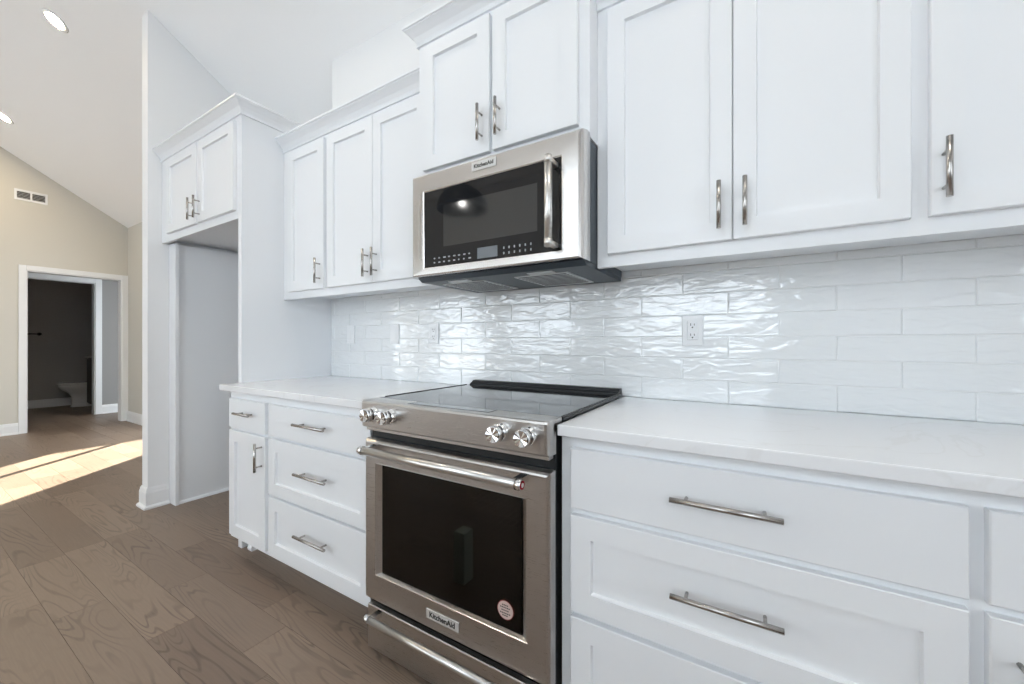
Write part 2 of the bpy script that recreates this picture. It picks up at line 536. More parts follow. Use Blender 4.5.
# hall and bathroom beyond the far wall
XI = -7.62
mb = MB()
mb.box(XFAR - 0.12, XI - 2.0, -1.6, 1.3, 2.45, 2.55)
struct('ceiling_hall', mb, M['ceiling'])
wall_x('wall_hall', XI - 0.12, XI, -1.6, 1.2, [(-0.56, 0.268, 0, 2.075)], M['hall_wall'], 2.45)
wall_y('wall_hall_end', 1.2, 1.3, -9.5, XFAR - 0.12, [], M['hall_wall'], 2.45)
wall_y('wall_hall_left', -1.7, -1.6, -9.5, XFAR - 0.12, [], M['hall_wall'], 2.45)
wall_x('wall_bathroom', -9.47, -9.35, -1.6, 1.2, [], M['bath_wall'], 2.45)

# baseboards
BASE = [(0, 0), (0.026, 0), (0.026, 0.012), (0.018, 0.022), (0.014, 0.024), (0.014, 0.105), (0.010, 0.118), (0.010, 0.126), (0.004, 0.14), (0, 0.14)]
def baseboard(name, path):
    mb = MB(); mb.sweep(BASE, path, 0.0); return struct(name, mb, M['trim'])
baseboard('baseboard_stub', [(-2.412, 0.35), (-2.412, -0.615), (-2.310, -0.615), (-2.310, -0.502)])
baseboard('baseboard_far_left', [(XFAR, -6.4), (XFAR, -0.634)][::1])
baseboard('baseboard_far_right', [(XFAR, YB), (-5.79, YB)])
baseboard('baseboard_hall', [(XI, 0.339), (XI, 1.19)])
baseboard('baseboard_bathroom', [(-9.35, -1.58), (-9.35, 1.19)])

# door casings
def casing_x(name, x, y0, y1, z1, w, out, jamb):
    """flat casing round an opening in a wall facing +x, with jambs running back by jamb"""
    mb = MB()
    for a, b in ((y0 - w, y0 + 0.004), (y1 - 0.004, y1 + w)):
        mb.box(x, x + out, a, b, 0, z1 + w, 0.003)
    mb.box(x, x + out, y0 + 0.004, y1 - 0.004, z1 - 0.004, z1 + w, 0.003)
    mb.box(x - jamb, x + 0.002, y0 - 0.001, y0 + 0.015, 0, z1)
    mb.box(x - jamb, x + 0.002, y1 - 0.015, y1 + 0.001, 0, z1)
    mb.box(x - jamb, x + 0.002, y0 + 0.015, y1 - 0.015, z1 - 0.015, z1 + 0.001)
    o = mb.build(name, M['trim']); o['kind'] = 'structure'; return o
casing_x('door_1', XFAR, -0.575, 0.312, 2.045, 0.058, 0.018, 0.125)
casing_x('door_2', XI, -0.56, 0.268, 2.075, 0.07, 0.018, 0.125)

# backsplash: running bond, 0.305 x 0.0803
def make_tiles():
    bm = bmesh.new(); rn = []
    rng = random.Random(5)
    g = 0.0012; P, H = 0.305, 0.0803
    x_lo, x_hi = -1.184, 2.2; z_lo, z_hi = 0.9145, 1.428
    def quad(vs, c, mi):
        f = bm.faces.new(vs); f.material_index = mi; rn.append(c); return f
    yb = 0.0003
    bv = [bm.verts.new(c) for c in ((x_lo, yb, z_lo), (x_hi, yb, z_lo), (x_hi, yb, z_hi), (x_lo, yb, z_hi))]
    quad(bv, (0, 0, 0), 1)
    bk = [bm.verts.new(c) for c in ((x_lo, 0.009, z_lo), (x_hi, 0.009, z_lo), (x_hi, 0.009, z_hi), (x_lo, 0.009, z_hi))]
    quad(bk[::-1], (0, 0, 0), 1)
    for i in range(4): quad((bv[i], bk[i], bk[(i + 1) % 4], bv[(i + 1) % 4]), (0, 0, 0), 1)
    for i in range(7):
        z0, z1 = max(0.9163 + H * i, z_lo) + g, min(0.9163 + H * (i + 1), z_hi) - g
        if i == 0: z0 = 0.9143
        if z1 - z0 < 0.01: continue
        x = 0.838 + (P / 2 if i % 2 else 0) - 8 * P
        while x < x_hi:
            a, b = max(x, x_lo) + g, min(x + P, x_hi) - g
            x += P
            if b - a < 0.012: continue
            c = (rng.random(), rng.random(), rng.random())
            e = 0.0022
            tilt = [rng.uniform(-.0006, .0006) for _ in range(4)]
            o = [bm.verts.new(p) for p in ((a, yb, z0), (b, yb, z0), (b, yb, z1), (a, yb, z1))]
            q = [bm.verts.new(p) for p in ((a, -.0012, z0), (b, -.0012, z0), (b, -.0012, z1), (a, -.0012, z1))]
            t = [bm.verts.new((px, -.0024 + tt, pz)) for (px, pz), tt in zip(((a + e, z0 + e), (b - e, z0 + e), (b - e, z1 - e), (a + e, z1 - e)), tilt)]
            for A, B in ((o, q), (q, t)):
                for k in range(4): quad((A[k], A[(k + 1) % 4], B[(k + 1) % 4], B[k]), c, 0)
            quad(t, c, 0)
    me = bpy.data.meshes.new('wall_backsplash'); bm.to_mesh(me); bm.free()
    me.materials.append(M['tile']); me.materials.append(M['grout'])
    rnd_attr(me, rn)
    o = bpy.data.objects.new('wall_backsplash', me); COL.objects.link(o); o['kind'] = 'structure'
make_tiles()

# ------------------------------------------------------------------ cabinets
def handle_bar(parent, cx, y_face, cz, length, vertical, cc, r=0.006, stand=0.032):
    """bar pull with two posts; stands off the face at y_face"""
    mb = MB(); yb = y_face - stand; h = length / 2
    if vertical:
        mb.cyl((cx, yb, cz - h), (cx, yb, cz + h), r)
        for s in (-1, 1): mb.cyl((cx, y_face, cz + s * cc / 2), (cx, yb, cz + s * cc / 2), r * 0.62, n=14)
    else:
        mb.cyl((cx - h, yb, cz), (cx + h, yb, cz), r)
        for s in (-1, 1): mb.cyl((cx + s * cc / 2, y_face, cz), (cx + s * cc / 2, yb, cz), r * 0.62, n=14)
    return mb.build('handle', M['nickel'], parent)

CROWN = [(0, 0), (0.009, 0.0), (0.009, 0.007), (0.006, 0.010), (0.009, 0.020), (0.020, 0.036), (0.036, 0.052), (0.046, 0.060), (0.046, 0.064), (0.052, 0.066), (0.052, 0.076), (0, 0.076)]

def front(root, name, x0, x1, z0, z1, yf, stile):
    mb = MB(); mb.panel(x0, x1, z0, z1, yf, 0.0195, stile); return mb.build(name, M['cabinet'], root)

def wall_cabinet(name, label, x0, x1, z0, z1, yf, doors, handles, crown, depth_back=-0.004, dz=None, bottom=None, hoff=None, lips='lr'):
    """doors: (x0,x1); handles: x of each pull; yf: face-frame plane"""
    r = thing(name, ((x0 + x1) / 2, depth_back, z0), label, 'cabinet', 'white upper cabinets')
    bz = bottom if bottom is not None else z0 + 0.035
    mb = MB()
    mb.box(x0, x1, yf + 0.02, depth_back, bz, z1)
    mb.box(x0, x1, yf, yf + 0.02, z0, z1)
    if bz > z0:
        
        for e, a, b in (('l', x0, x0 + 0.016), ('r', x1 - 0.016, x1)):
            if e in lips: mb.box(a, b, yf + 0.02, depth_back, z0, bz)
    mb.build('body', M['cabinet'], r)
    for (a, b), hx in zip(doors, handles):
        d = front(r, 'door', a, b, dz[0], dz[1], yf - 0.02, 0.056)
        handle_bar(d, hx, yf - 0.02, hoff, 0.135, True, 0.078)
    if crown:
        mb = MB(); mb.sweep(CROWN, crown, z1 - 0.002); mb.build('crown_molding', M['cabinet'], r)
    return r

# left uppers
wall_cabinet('wall_cabinet', 'narrow single-door white upper cabinet beside the tall refrigerator panel', -1.185, -0.754, 1.391, 2.27, -0.31,
             [(-1.115, -0.766)], [-0.795], [(-1.185, -0.31), (-0.754, -0.31)], dz=(1.431, 2.248), hoff=1.524, lips='')
wall_cabinet('wall_cabinet', 'two-door white upper cabinet left of the microwave', -0.754, -0.0005, 1.391, 2.27, -0.31,
             [(-0.738, -0.371), (-0.3685, -0.016)], [-0.402, -0.338], [(-0.754, -0.31), (-0.0005, -0.31)], dz=(1.431, 2.248), hoff=1.524, lips='')
# cabinet over the microwave: deeper and taller
wall_cabinet('wall_cabinet', 'tall projecting white two-door cabinet directly above the microwave', 0.0, 0.762, 1.812, 2.395, -0.385,
             [(0.038, 0.374), (0.390, 0.726)], [0.343, 0.423], [(0.0, -0.004), (0.0, -0.385), (0.762, -0.385), (0.762, -0.004)][::1],
             dz=(1.853, 2.372), bottom=1.83, hoff=1.956)
# right uppers
wall_cabinet('wall_cabinet', 'wide two-door white upper cabinet right of the microwave', 0.7625, 1.553, 1.391, 2.27, -0.31,
             [(0.802, 1.1672), (1.1698, 1.539)], [1.135, 1.199], [(0.7625, -0.31), (1.553, -0.31)], dz=(1.431, 2.248), hoff=1.527, lips='')
wall_cabinet('wall_cabinet', 'white upper cabinet cut off by the right edge of the photo', 1.553, 2.02, 1.391, 2.27, -0.31,
             [(1.571, 2.005)], [1.592], [(1.553, -0.31), (2.02, -0.31)], dz=(1.431, 2.248), hoff=1.529, lips='r')

# refrigerator surround: two tall panels, cabinet over the opening, crown
def fridge_surround():
    r = thing('refrigerator_cabinet', (-1.72, YB, 0), 'tall white surround of an empty refrigerator opening with small cabinet on top', 'cabinet')
    bk = YB - 0.004
    mb = MB(); mb.box(-1.224, -1.1865, -0.54, bk, 0.0, 2.395, 0.001); mb.build('side_panel', M['cabinet'], r)
    mb = MB(); mb.box(-2.308, -2.23, -0.48, bk, 0.0, 1.825); mb.box(-2.308, -2.2, -0.50, -0.48, 0.0, 1.825, 0.001); mb.build('side_panel', M['cabinet'], r)
    mb = MB(); mb.box(-2.308, -1.2245, -0.52, bk, 1.86, 2.395); mb.box(-2.308, -1.2245, -0.54, -0.52, 1.826, 2.395, 0.001); mb.build('body', M['cabinet'], r)
    for a, b, hx in ((-2.178, -1.712, -1.742), (-1.69, -1.238, -1.66)):
        d = front(r, 'door', a, b, 1.872, 2.372, -0.56, 0.06)
        handle_bar(d, hx, -0.56, 1.957, 0.135, True, 0.078)
    mb = MB(); mb.sweep(CROWN, [(-2.308, -0.54), (-1.1865, -0.54), (-1.1865, -0.004)], 2.393); mb.build('crown_molding', M['cabinet'], r)
    mb = MB(); mb.prism([(-2.23, 0), (-2.212, 0), (-2.214, 0.008), (-2.220, 0.015), (-2.23, 0.018)], 'y', -0.479, bk); mb.build('shoe_molding', M['cabinet'], r)
    return r
fridge_surround()

def base_cabinet(name, label, x0, x1, fronts, end_trim=None):
    """fronts: (kind, x0,x1,z0,z1,shaker,handle(kind, cx, cz))"""
    r = thing(name, ((x0 + x1) / 2, -0.004, 0), label, 'cabinet', 'white base cabinets')
    yf = -0.61
    mb = MB(); mb.box(x0, x1, yf + 0.02, -0.012, 0.113, 0.8835); mb.box(x0, x1, yf, yf + 0.02, 0.113, 0.8835); mb.build('body', M['cabinet'], r)
    mb = MB(); mb.box(x0 + 0.04, x1, -0.485, -0.47, 0.0, 0.112)
    mb.build('toe_kick', M['cabinet'], r)
    if end_trim:
        mb = MB()
        mb.prism([(-0.47, 0), (-0.528, 0), (-0.531, 0.012), (-0.526, 0.024), (-0.516, 0.03), (-0.512, 0.06), (-0.516, 0.09), (-0.53, 0.1125), (-0.47, 0.1125)], 'x', x0 + 0.0, x0 + 0.042)
        mb.build('bracket_foot', M['cabinet'], r)
    for kind, a, b, c, d, sh, (hk, hx, hz, hl) in fronts:
        f = front(r, kind, a, b, c, d, yf - 0.02, 0.057 if sh else None)
        handle_bar(f, hx, yf - 0.02, hz, hl, hk == 'v', 0.152 if hl > 0.2 else 0.09, 0.0062)
    return r
base_cabinet('base_cabinet', 'narrow white base cabinet with one small drawer over a door at counter end', -1.145, -0.745,
             [('drawer', -1.119, -0.764, 0.697, 0.846, False, ('h', -0.93, 0.780, 0.15)),
              ('door', -1.119, -0.764, 0.137, 0.682, True, ('v', -0.792, 0.588, 0.135))], True)
base_cabinet('base_cabinet', 'white three-drawer base cabinet left of the range', -0.745, -0.003,
             [('drawer', -0.735, -0.012, 0.697, 0.844, False, ('h', -0.368, 0.780, 0.22)),
              ('drawer', -0.735, -0.012, 0.419, 0.683, True, ('h', -0.360, 0.567, 0.22)),
              ('drawer', -0.735, -0.012, 0.14, 0.408, True, ('h', -0.360, 0.300, 0.22))])
base_cabinet('base_cabinet', 'wide white three-drawer base cabinet right of the range', 0.764, 1.548,
             [('drawer', 0.797, 1.536, 0.691, 0.851, False, ('h', 1.162, 0.776, 0.216)),
              ('drawer', 0.797, 1.536, 0.415, 0.672, True, ('h', 1.163, 0.556, 0.216)),
              ('drawer', 0.797, 1.536, 0.14, 0.399, True, ('h', 1.163, 0.293, 0.216))])
base_cabinet('base_cabinet', 'white base cabinet with drawer over door, cut off at lower right corner', 1.548, 2.02,
             [('drawer', 1.559, 2.0, 0.691, 0.851, False, ('h', 1.78, 0.780, 0.216)),
              ('door', 1.559, 2.0, 0.137, 0.672, True, ('v', 1.592, 0.56, 0.135))])

def countertop(label, x0, x1):
    mb = MB(); mb.box(x0, x1, -0.648, -0.0026, 0.884, 0.914, 0.003, 2)
    tag(mb.build('countertop', M['quartz']), label, 'countertop', 'quartz countertops')
countertop('white quartz countertop on the base cabinets left of the range', -1.186, -0.0045)
countertop('white quartz countertop on the drawer cabinets right of the range', 0.7665, 2.03)

# ------------------------------------------------------------------ range
def ring(mb, x0, x1, z0, z1, loops):
    """loops of (inset_x, inset_z, y) around a rectangle, no caps"""
    lp = [[(x0 + i, y, z0 + j), (x1 - i, y, z0 + j), (x1 - i, y, z1 - j), (x0 + i, y, z1 - j)] for i, j, y in loops]
    return mb.loops(lp, False, False)

def kitchen_range():
    r = thing('range', (0.381, -0.02, 0), 'stainless steel slide-in electric range between the two white counters', 'range')
    # body: open-fronted oven shell
    mb = MB()
    mb.box(0.007, 0.06, -0.635, -0.03, 0.045, 0.90).box(0.702, 0.755, -0.635, -0.03, 0.045, 0.90)
    mb.box(0.06, 0.702, -0.09, -0.03, 0.045, 0.90)
    mb.box(0.06, 0.702, -0.635, -0.09, 0.73, 0.90).box(0.06, 0.702, -0.635, -0.09, 0.045, 0.305)
    mb.box(0.03, 0.732, -0.58, -0.06, 0.0, 0.045)
    mb.build('body', M['black'], r)
    # control panel with flat top
    mb = MB()
    prof = [(-0.640, 0.832), (-0.678, 0.832), (-0.684, 0.836), (-0.687, 0.918), (-0.685, 0.924), (-0.680, 0.9265), (-0.602, 0.9265), (-0.602, 0.902), (-0.640, 0.902)]
    mb.loops([[(x, min(p[0] + dy, -0.602) if p[0] < -0.65 else p[0], p[1]) for p in prof] for x, dy in ((0.002, 0.03), (0.004, 0.012), (0.008, 0.004), (0.014, 0), (0.748, 0), (0.754, 0.004), (0.758, 0.012), (0.760, 0.03))])
    mb.box(0.012, 0.75, -0.664, -0.636, 0.818, 0.832)
    cp = mb.build('control_panel', M['steel'], r)
    mb = MB(); mb.box(0.208, 0.545, -0.654, -0.604, 0.9262, 0.9272); td = mb.build('touch_display', M['black'], cp)
    mb = MB(); mb.box(0.2105, 0.5425, -0.6515, -0.6065, 0.9270, 0.9274); mb.build('display_glass', M['display'], cp)
    # knobs
    for kx in (0.078, 0.164, 0.610, 0.700):
        mb = MB()
        o = (kx, -0.6865, 0.883)
        mb.lathe([(0.0275, 0.0), (0.0275, 0.004), (0.0235, 0.008), (0.0235, 0.018)], o, 'Y', 36)
        mb.mi = 1; mb.lathe([(0.0205, 0.0179), (0.0205, 0.022)], o, 'Y', 36)
        mb.mi = 0; mb.lathe([(0.0235, 0.0218), (0.0235, 0.039), (0.0215, 0.042)], o, 'Y', 36)
        # sunburst of tilted facets on the face
        bm = mb.bm; yc = o[1] - 0.042
        ctr = Vector((kx, yc - 0.0015, o[2])); nf = 16
        rim = [Vector((kx + 0.0213 * math.cos(2 * math.pi * k / nf), yc - (0.0003 if k % 2 else 0.0045), o[2] + 0.0213 * math.sin(2 * math.pi * k / nf))) for k in range(nf)]
        for k in range(nf):
            bm.faces.new([bm.verts.new(c) for c in (ctr, rim[k], rim[(k + 1) % nf])])
        mb.build('knob', [M['chrome'], M['black']], r)
    # cooktop
    mb = MB(); mb.box(-0.0012, 0.7632, -0.6, -0.006, 0.9148, 0.9265, 0.0012)
    ct = mb.build('cooktop', M['cooktop'], r)
    for a, b in ((-0.001, 0.007), (0.755, 0.763)):
        mb = MB(); mb.box(a, b, -0.57 if a < 0 else -0.598, -0.063, 0.9266, 0.9285, 0.0005); mb.build('side_trim', M['black'], ct)
    mb = MB()
    mb.prism([(-0.062, 0.9266), (-0.062, 0.931), (-0.055, 0.934), (-0.053, 0.937), (-0.045, 0.938), (-0.044, 0.942), (-0.038, 0.944), (-0.036, 0.9475), (-0.012, 0.9485), (-0.008, 0.9266)], 'x', 0.022, 0.761)
    mb.build('rear_vent_trim', M['black'], r)
    # oven door
    x0, x1, z0, z1 = 0.006, 0.758, 0.206, 0.787
    wx0, wx1, wz0, wz1 = 0.067, 0.688, 0.306, 0.706
    mb = MB()
    def R(i, y): return [(x0 + i, y, z0 + i), (x1 - i, y, z0 + i), (x1 - i, y, z1 - i), (x0 + i, y, z1 - i)]
    def W(ix, iz, y): return [(wx0 + ix, y, wz0 + iz), (wx1 - ix, y, wz0 + iz), (wx1 - ix, y, wz1 - iz), (wx0 + ix, y, wz1 - iz)]
    mb.loops([W(0.028, 0.012, -0.640), R(0, -0.640), R(0, -0.652), R(0.003, -0.664), R(0.008, -0.670), R(0.013, -0.672), W(0, 0, -0.672), W(0.0015, 0.0015, -0.669), W(0.004, 0.003, -0.670), W(0.024, 0.008, -0.656), W(0.028, 0.012, -0.640)], False, False)
    od = mb.build('oven_door', M['steel'], r)
    mb = MB(); mb.box(wx0 + 0.024, wx1 - 0.024, -0.661, -0.657, wz0 + 0.008, wz1 - 0.008); mb.build('oven_window', M['oven_glass'], od)
    # door handle with red medallions
    def pull(parent, name, xa, xb, z, y, yface, rad):
        mb = MB(); mb.cyl((xa + 0.012, y, z), (xb - 0.012, y, z), rad, n=28)
        mb.mi = 1
        for s, e in ((xa, xa + 0.018), (xb - 0.018, xb)): mb.cyl((s, y, z), (e, y, z), rad * 1.12, n=28)
        for bx in (xa + 0.012, xb - 0.034): mb.box(bx, bx + 0.022, y + rad * 0.4, yface, z - rad * 0.9, z + rad * 0.9, 0.002)
        h = mb.build(name, [M['satin'], M['chrome']], parent)
        return h
    h = pull(od, 'handle', 0.060, 0.705, 0.764, -0.730, -0.672, 0.0135)
    for xe, d in ((0.705, 1), (0.060, -1)):
        mb = MB(); mb.cyl((xe, -0.730, 0.764), (xe + 0.001 * d, -0.730, 0.764), 0.0115, n=24)
        mb.mi = 1; mb.cyl((xe + 0.0009 * d, -0.730, 0.764), (xe + 0.0016 * d, -0.730, 0.764), 0.006, n=20)
        mb.build('medallion', [M['red'], M['badge']], h if False else od)
    # badge
    mb = MB(); mb.box(0.316, 0.449, -0.6755, -0.672, 0.246, 0.277, 0.001); bg = mb.build('badge', M['badge'], od)
    text_mesh('badge_lettering', 'KitchenAid', 0.0235, (0.3825, -0.6757, 0.2615), od, M['ink'], 0.0004, 1.0, 0.0006)
    # sticker on the glass
    mb = MB(); mb.cyl((0.610, -0.661, 0.366), (0.610, -0.6616, 0.366), 0.0275, n=40); mb.mi = 1
    mb.cyl((0.610, -0.6615, 0.366), (0.610, -0.6619, 0.366), 0.0255, n=40)
    mb.mi = 2
    for dz, w in ((0.014, 0.022), (0.007, 0.034), (-0.001, 0.026), (-0.009, 0.036), (-0.0155, 0.02)):
        n = max(3, int(w / 0.0055)); x = 0.610 - w / 2
        for i in range(n):
            mb.box(x + i * w / n, x + i * w / n + w / n * 0.72, -0.6622, -0.6618, 0.366 + dz - 0.0018, 0.366 + dz + 0.0018)
    st = mb.build('sticker', [M['sticker_red'], M['sticker'], M['ink']], od); st['label'] = 'round pale sticker with small print on the oven glass'
    # oven racks inside
    for z in (0.40, 0.50, 0.60):
        mb = MB(); mb.cyl((0.066, -0.60, z), (0.696, -0.60, z), 0.003, n=8).cyl((0.066, -0.12, z), (0.696, -0.12, z), 0.003, n=8)
        for k in range(22):
            x = 0.08 + k * 0.0286
            mb.cyl((x, -0.60, z), (x, -0.12, z), 0.0016, n=6)
        for x in (0.066, 0.696): mb.cyl((x, -0.60, z), (x, -0.12, z), 0.003, n=8)
        mb.build('oven_rack', M['rack'], r)
    # storage drawer
    mb = MB(); mb.box(0.010, 0.754, -0.660, -0.637, 0.022, 0.180, 0.003); dr = mb.build('storage_drawer', M['steel'], r)
    pull(dr, 'handle', 0.058, 0.70, 0.168, -0.705, -0.660, 0.0115)
    return r
kitchen_range()

# ------------------------------------------------------------------ microwave
def microwave():
    r = thing('microwave', (0.381, -0.004, 1.39), 'stainless over-the-range microwave under the projecting white cabinet', 'microwave')
    mb = MB(); mb.box(0.004, 0.7595, -0.378, -0.004, 1.402, 1.808)
    mb.prism([(-0.379, 1.4019), (-0.424, 1.4015), (-0.400, 1.386), (-0.006, 1.386), (-0.006, 1.402)], 'x', 0.03, 0.757)
    mb.build('body', M['charcoal'], r)
    x0, x1, z0, z1 = 0.003, 0.762, 1.402, 1.823
    gx0, gx1, gz0, gz1 = 0.075, 0.683, 1.439, 1.745
    mb = MB()
    def R(l, r_, i, y): return [(x0 + l, y, z0 + i), (x1 - r_, y, z0 + i), (x1 - r_, y, z1 - i), (x0 + l, y, z1 - i)]
    def G(i, y): return [(gx0 + i, y, gz0 + i), (gx1 - i, y, gz0 + i), (gx1 - i, y, gz1 - i), (gx0 + i, y, gz1 - i)]
    mb.loops([R(0.004, 0.002, 0.004, -0.379), R(0, 0, 0, -0.380), R(0, 0, 0, -0.405), R(0.002, 0.006, 0.002, -0.423), R(0.006, 0.012, 0.005, -0.432), R(0.012, 0.020, 0.010, -0.436), G(-0.004, -0.4365), G(-0.002, -0.4355), G(0.0, -0.433), G(0.0015, -0.428)], False, False)
    dm = mb.build('door', M['steel_light'], r)
    mb = MB(); mb.box(gx0 + .001, gx1 - .001, -0.432, -0.428, gz0 + .001, gz1 - .001); mb.build('door_glass', M['mw_glass'], dm)
    mb = MB(); mb.box(0.176, 0.594, -0.4327, -0.4315, 1.514, 1.678); mb.build('viewing_window', M['mw_screen'], dm)
    mb = MB(); mb.box(0.342, 0.431, -0.4327, -0.4315, 1.447, 1.487); mb.build('display', M['display'], dm)
    # printed controls: two rows left and right of the display
    mb = MB(); rng = random.Random(3)
    for z in (1.455, 1.472):
        for k in range(1, 9):
            x = 0.100 + k * 0.025
            w = rng.uniform(0.006, 0.013); mb.box(x, x + w, -0.4324, -0.4318, z - .0025, z + .0025)
    mb.build('touch_controls', M['glyph'], dm)
    mb = MB()
    for z in (1.455, 1.474):
        for k in range(6):
            x = 0.456 + k * 0.022
            mb.box(x, x + 0.005, -0.4324, -0.4318, z - .004, z + .004)
    mb.build('number_keys', M['glyph'], dm)
    mb = MB(); mb.box(0.052, 0.066, -0.4390, -0.4362, 1.475, 1.738, 0.001); mb.build('edge_trim', M['chrome'], dm)
    # handle: vertical bar on two brackets
    mb = MB(); mb.cyl((0.661, -0.487, 1.442), (0.661, -0.487, 1.733), 0.0125, n=28)
    mb.mi = 1
    for z in (1.448, 1.713):
        mb.cyl((0.661, -0.487, z - .004), (0.661, -0.487, z + .018), 0.0135, n=28)
        mb.box(0.651, 0.671, -0.485, -0.431, z - .001, z + .015, 0.002)
    mb.build('handle', [M['satin'], M['satin']], dm)
    # badge
    mb = MB(); mb.box(0.320, 0.429, -0.4395, -0.437, 1.773, 1.807, 0.0008); mb.build('badge', M['badge'], dm)
    text_mesh('badge_lettering', 'KitchenAid', 0.0195, (0.3745, -0.4397, 1.790), dm, M['ink'], 0.0004, 1.0, 0.0006)
    # underside: two filters and a lamp cover
    for a, b in ((0.08, 0.30), (0.44, 0.66)):
        mb = MB(); mb.box(a, b, -0.33, -0.06, 1.3825, 1.386); mb.mi = 1
        for k in range(9):
            y = -0.32 + k * 0.028
            mb.box(a + .012, b - .012, y, y + 0.011, 1.3815, 1.3826)
        mb.build('grease_filter', [M['alu'], M['slot']], r)
    for a in (0.15, 0.52):
        mb = MB(); mb.box(a, a + 0.10, -0.375, -0.345, 1.3830, 1.386); mb.build('lamp_cover', M['alu'], r)
    return r
microwave()

# ------------------------------------------------------------------ wall plates
def outlet(label, cx, cz, duplex):
    r = thing('electrical_outlet' if duplex else 'light_switch', (cx, -0.003, cz), label, 'outlet' if duplex else 'switch', 'wall plates on the tile')
    mb = MB(); mb.box(cx - .036, cx + .036, -0.0085, -0.0026, cz - .0575, cz + .0575, 0.002); mb.build('cover_plate', M['plastic'], r)
    if duplex:
        mb = MB(); mb.box(cx - .0175, cx + .0175, -0.0098, -0.0084, cz - .0345, cz + .0345, 0.0006)
        mb.mi = 1
        for s in (-1, 1):
            zc = cz + s * 0.019
            mb.box(cx - .0075, cx - .0050, -0.0101, -0.0096, zc - .002, zc + .007)
            mb.box(cx + .0050, cx + .0075, -0.0101, -0.0096, zc - .001, zc + .006)
            mb.cyl((cx, -0.0096, zc - .008), (cx, -0.0101, zc - .008), 0.0028, n=12)
        mb.box(cx - .0182, cx - .0176, -0.0088, -0.0083, cz - .035, cz + .035); mb.box(cx - .0182, cx + .0182, -0.0088, -0.0083, cz - .0356, cz - .035)
        mb.build('receptacle', [M['plastic'], M['slot']], r)
    else:
        mb = MB(); mb.box(cx - .0165, cx + .0165, -0.0105, -0.0084, cz - .033, cz + .033, 0.001); mb.build('rocker', M['plastic'], r)
outlet('white double wall outlet on the tile right of the range', 1.026, 1.181, True)
outlet('white wall plate on the tile nearest the tall refrigerator panel', -0.973, 1.187, False)
outlet('white wall plate midway along the tile above the left counter', -0.572, 1.184, False)
outlet('white wall outlet on the left tile nearest the range', -0.267, 1.185, True)

# ------------------------------------------------------------------ living room ceiling and far wall
def downlight(label, x, y, lens='lamp'):
    z = ceil_z(y); r = thing('recessed_light', (x, y, z), label, 'light', 'recessed ceiling lights')
    nrm = Vector((0, -0.62, -1)).normalized()
    rot = nrm.to_track_quat('Z', 'Y').to_matrix().to_4x4(); Mx = Matrix.Translation(Vector((x, y, z))) @ rot
    mb = MB(); mb.lathe([(0.052, 0.001), (0.054, 0.004), (0.072, 0.006), (0.080, 0.0005)], (0, 0, 0), 'Z', 40); bm = mb.bm
    bmesh.ops.transform(bm, matrix=Mx, verts=bm.verts[:]); mb.build('trim_ring', M['plastic'], r)
    mb = MB(); mb.cyl((0, 0, 0.002), (0, 0, 0.0045), 0.0535, n=40); bmesh.ops.transform(mb.bm, matrix=Mx, verts=mb.bm.verts[:]); mb.build('lens', M[lens], r)
downlight('round lit ceiling light nearest the stub wall, high at upper left', -3.285, -0.871, 'lamp_warm')
downlight('round lit ceiling light further off, cut by the left photo edge', -5.644, -0.847, 'lamp_warm')

downlight('recessed ceiling light over the left counter, above the photo edge', -0.84, -0.90)
downlight('recessed ceiling light over the right counter, above the photo edge', 1.50, -0.90)

def wall_vent():
    y0, y1, z0, z1 = -0.665, -0.395, 2.905, 3.04
    r = thing('wall_vent', (XFAR, (y0 + y1) / 2, z0), 'white two-section air vent high on the cream far wall', 'vent')
    mb = MB(); x = XFAR
    mb.box(x, x + .008, y0, y1, z0, z0 + .025).box(x, x + .008, y0, y1, z1 - .025, z1)
    mb.box(x, x + .008, y0, y0 + .02, z0 + .025, z1 - .025).box(x, x + .008, y1 - .02, y1, z0 + .025, z1 - .025)
    ym = (y0 + y1) / 2; mb.box(x, x + .008, ym - .008, ym + .008, z0 + .025, z1 - .025); mb.build('frame', M['trim'], r)
    for a, b in ((y0 + .02, ym - .008), (ym + .008, y1 - .02)):
        mb = MB(); mb.mi = 1; mb.box(x + .0005, x + .0015, a, b, z0 + .025, z1 - .025); mb.mi = 0
        for k in range(5):
            z = z0 + .032 + k * 0.0175
            mb.prism([(x + .002, z + .006), (x + .007, z), (x + .0078, z + .001), (x + .003, z + .007)], 'y', a, b)
        mb.build('louver', [M['alu'], M['slot']], r)
wall_vent()

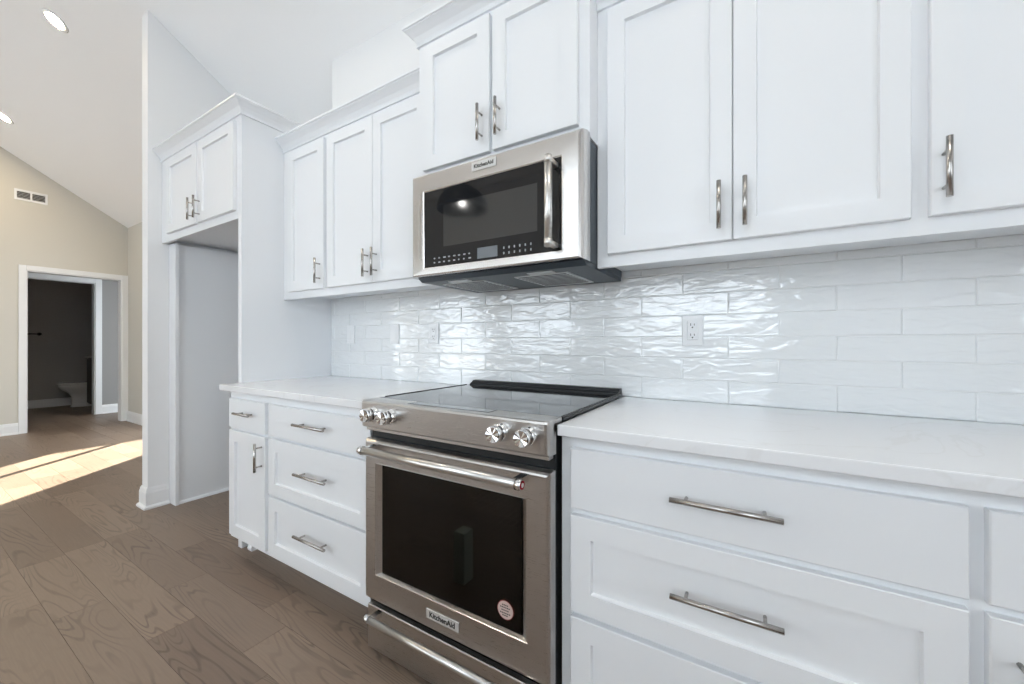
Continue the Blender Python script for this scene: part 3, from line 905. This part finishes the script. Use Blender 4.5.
# ------------------------------------------------------------------ bathroom seen through the opening
def toilet():
    cx = -9.0; r = thing('toilet', (cx, 0.45, 0), 'white toilet in the dark bathroom through the far doorway', 'toilet')
    mb = MB()
    rings = []
    for z, yc, ry, rx in ((0.0, 0.45, 0.20, 0.105), (0.02, 0.45, 0.20, 0.105), (0.05, 0.45, 0.185, 0.09), (0.18, 0.44, 0.175, 0.085), (0.25, 0.42, 0.20, 0.12), (0.31, 0.385, 0.245, 0.165), (0.37, 0.365, 0.265, 0.185), (0.39, 0.365, 0.265, 0.185)):
        rings.append([(cx + rx * math.cos(t), yc + ry * math.sin(t), z) for t in [2 * math.pi * k / 28 for k in range(28)]])
    mb.loops(rings, True, True, True); mb.build('bowl', M['porcelain'], r)
    mb = MB()
    rings = []
    for z, s in ((0.391, 1.0), (0.405, 1.02), (0.42, 1.0), (0.43, 0.93)):
        rings.append([(cx + 0.19 * s * math.cos(t), 0.365 + 0.27 * s * math.sin(t), z) for t in [2 * math.pi * k / 28 for k in range(28)]])
    mb.loops(rings, True, True, True); mb.build('seat', M['porcelain'], r)
    mb = MB(); mb.box(cx - .2, cx + .2, 0.64, 0.83, 0.36, 0.74, 0.015, 2); mb.box(cx - .1, cx + .1, 0.5, 0.7, 0.02, 0.37, 0.02, 2); mb.build('tank', M['porcelain'], r)
    mb = MB(); mb.box(cx - .21, cx + .21, 0.63, 0.84, 0.741, 0.775, 0.008, 2); mb.build('tank_lid', M['porcelain'], r)
toilet()
def vanity():
    r = thing('vanity', (-8.35, 0.8, 0), 'dark vanity cabinet beside the toilet in the dark bathroom', 'vanity')
    mb = MB(); mb.box(-8.62, -7.95, 0.39, 1.19, 0.08, 0.87); mb.box(-8.6, -7.97, 0.44, 1.19, 0, 0.08); mb.build('body', M['darkwood'], r)
    mb = MB(); mb.box(-8.60, -8.29, 0.372, 0.39, 0.10, 0.85, 0.002); mb.box(-8.28, -7.97, 0.372, 0.39, 0.10, 0.85, 0.002); mb.build('door', M['darkwood'], r)
    mb = MB(); mb.box(-8.63, -7.94, 0.36, 1.195, 0.87, 0.90, 0.003); mb.build('vanity_top', M['porcelain'], r)
vanity()
def towel_bar():
    r = thing('towel_bar', (-9.35, -0.2, 1.28), 'dark towel bar on the dark bathroom wall', 'towel bar')
    mb = MB(); mb.cyl((-9.285, -0.62, 1.28), (-9.285, -0.03, 1.28), 0.009, n=12); mb.build('bar', M['bronze'], r)
    for y in (-0.6, -0.05):
        mb = MB(); mb.cyl((-9.3495, y, 1.28), (-9.335, y, 1.28), 0.026, n=20); mb.cyl((-9.336, y, 1.28), (-9.285, y, 1.28), 0.011, n=12); mb.cyl((-9.285, y - .02, 1.28), (-9.285, y + .02, 1.28), 0.016, n=14); mb.build('bracket', M['bronze'], r)
towel_bar()

# ------------------------------------------------------------------ pendant lamp, mirrored in the microwave glass
def pendant():
    x, y, zr = -0.90, -1.90, 2.27
    r = thing('pendant_lamp', (x, y, ceil_z(y)), 'black dome pendant lamp mirrored in the microwave door glass', 'lamp')
    R = 0.215
    out = [(R * math.cos(a), R * 0.95 * math.sin(a)) for a in [math.radians(d) for d in range(0, 86, 6)]]
    inn = [(c * 0.972, h * 0.97) for c, h in out[::-1]]
    mb = MB(); bm = mb.bm; n = 40; prof = out + inn; rings = []
    for rr, h in prof:
        rings.append([bm.verts.new((x + rr * math.cos(2 * math.pi * k / n), y + rr * math.sin(2 * math.pi * k / n), zr + h)) for k in range(n)])
    for a, b in zip(rings, rings[1:] + rings[:1]):
        for k in range(n): bm.faces.new((a[k], a[(k + 1) % n], b[(k + 1) % n], b[k])).smooth = True
    mb.build('lamp_shade', M['pendant'], r)
    mb = MB(); mb.cyl((x, y, zr + R * .92), (x, y, zr + R * .95 + .07), 0.03, 0.016, n=20); mb.cyl((x, y, zr + .10), (x, y, zr + R * .93), 0.018, n=16); mb.build('socket', M['pendant'], r)
    mb = MB(); mb.cyl((x, y, zr + R + .05), (x, y, ceil_z(y) - 0.02), 0.004, n=8); mb.build('cord', M['pendant'], r)
    mb = MB(); mb.lathe([(0.012, 0.0), (0.022, -0.022), (0.025, -0.04), (0.019, -0.058), (0.006, -0.068)], (x, y, zr + .10), 'Z', 20); mb.build('bulb', M['bulb'], r)
    mb = MB(); mb.lathe([(0.06, -0.05), (0.06, -0.03), (0.045, 0.03)], (x, y, ceil_z(y)), 'Z', 28); mb.build('canopy', M['pendant'], r)
pendant()

# a carton in the aisle below the photograph's edge, mirrored in the oven glass
mb = MB(); mb.box(0.008, 0.070, -1.225, -1.155, 0.0, 0.24, 0.002)
tag(mb.build('carton', M['packing']), 'tall pale grey-green carton on the floor, mirrored in the oven glass', 'carton')

# drop the builder's bookkeeping
for o in bpy.data.objects:
    if '_o' in o: del o['_o']
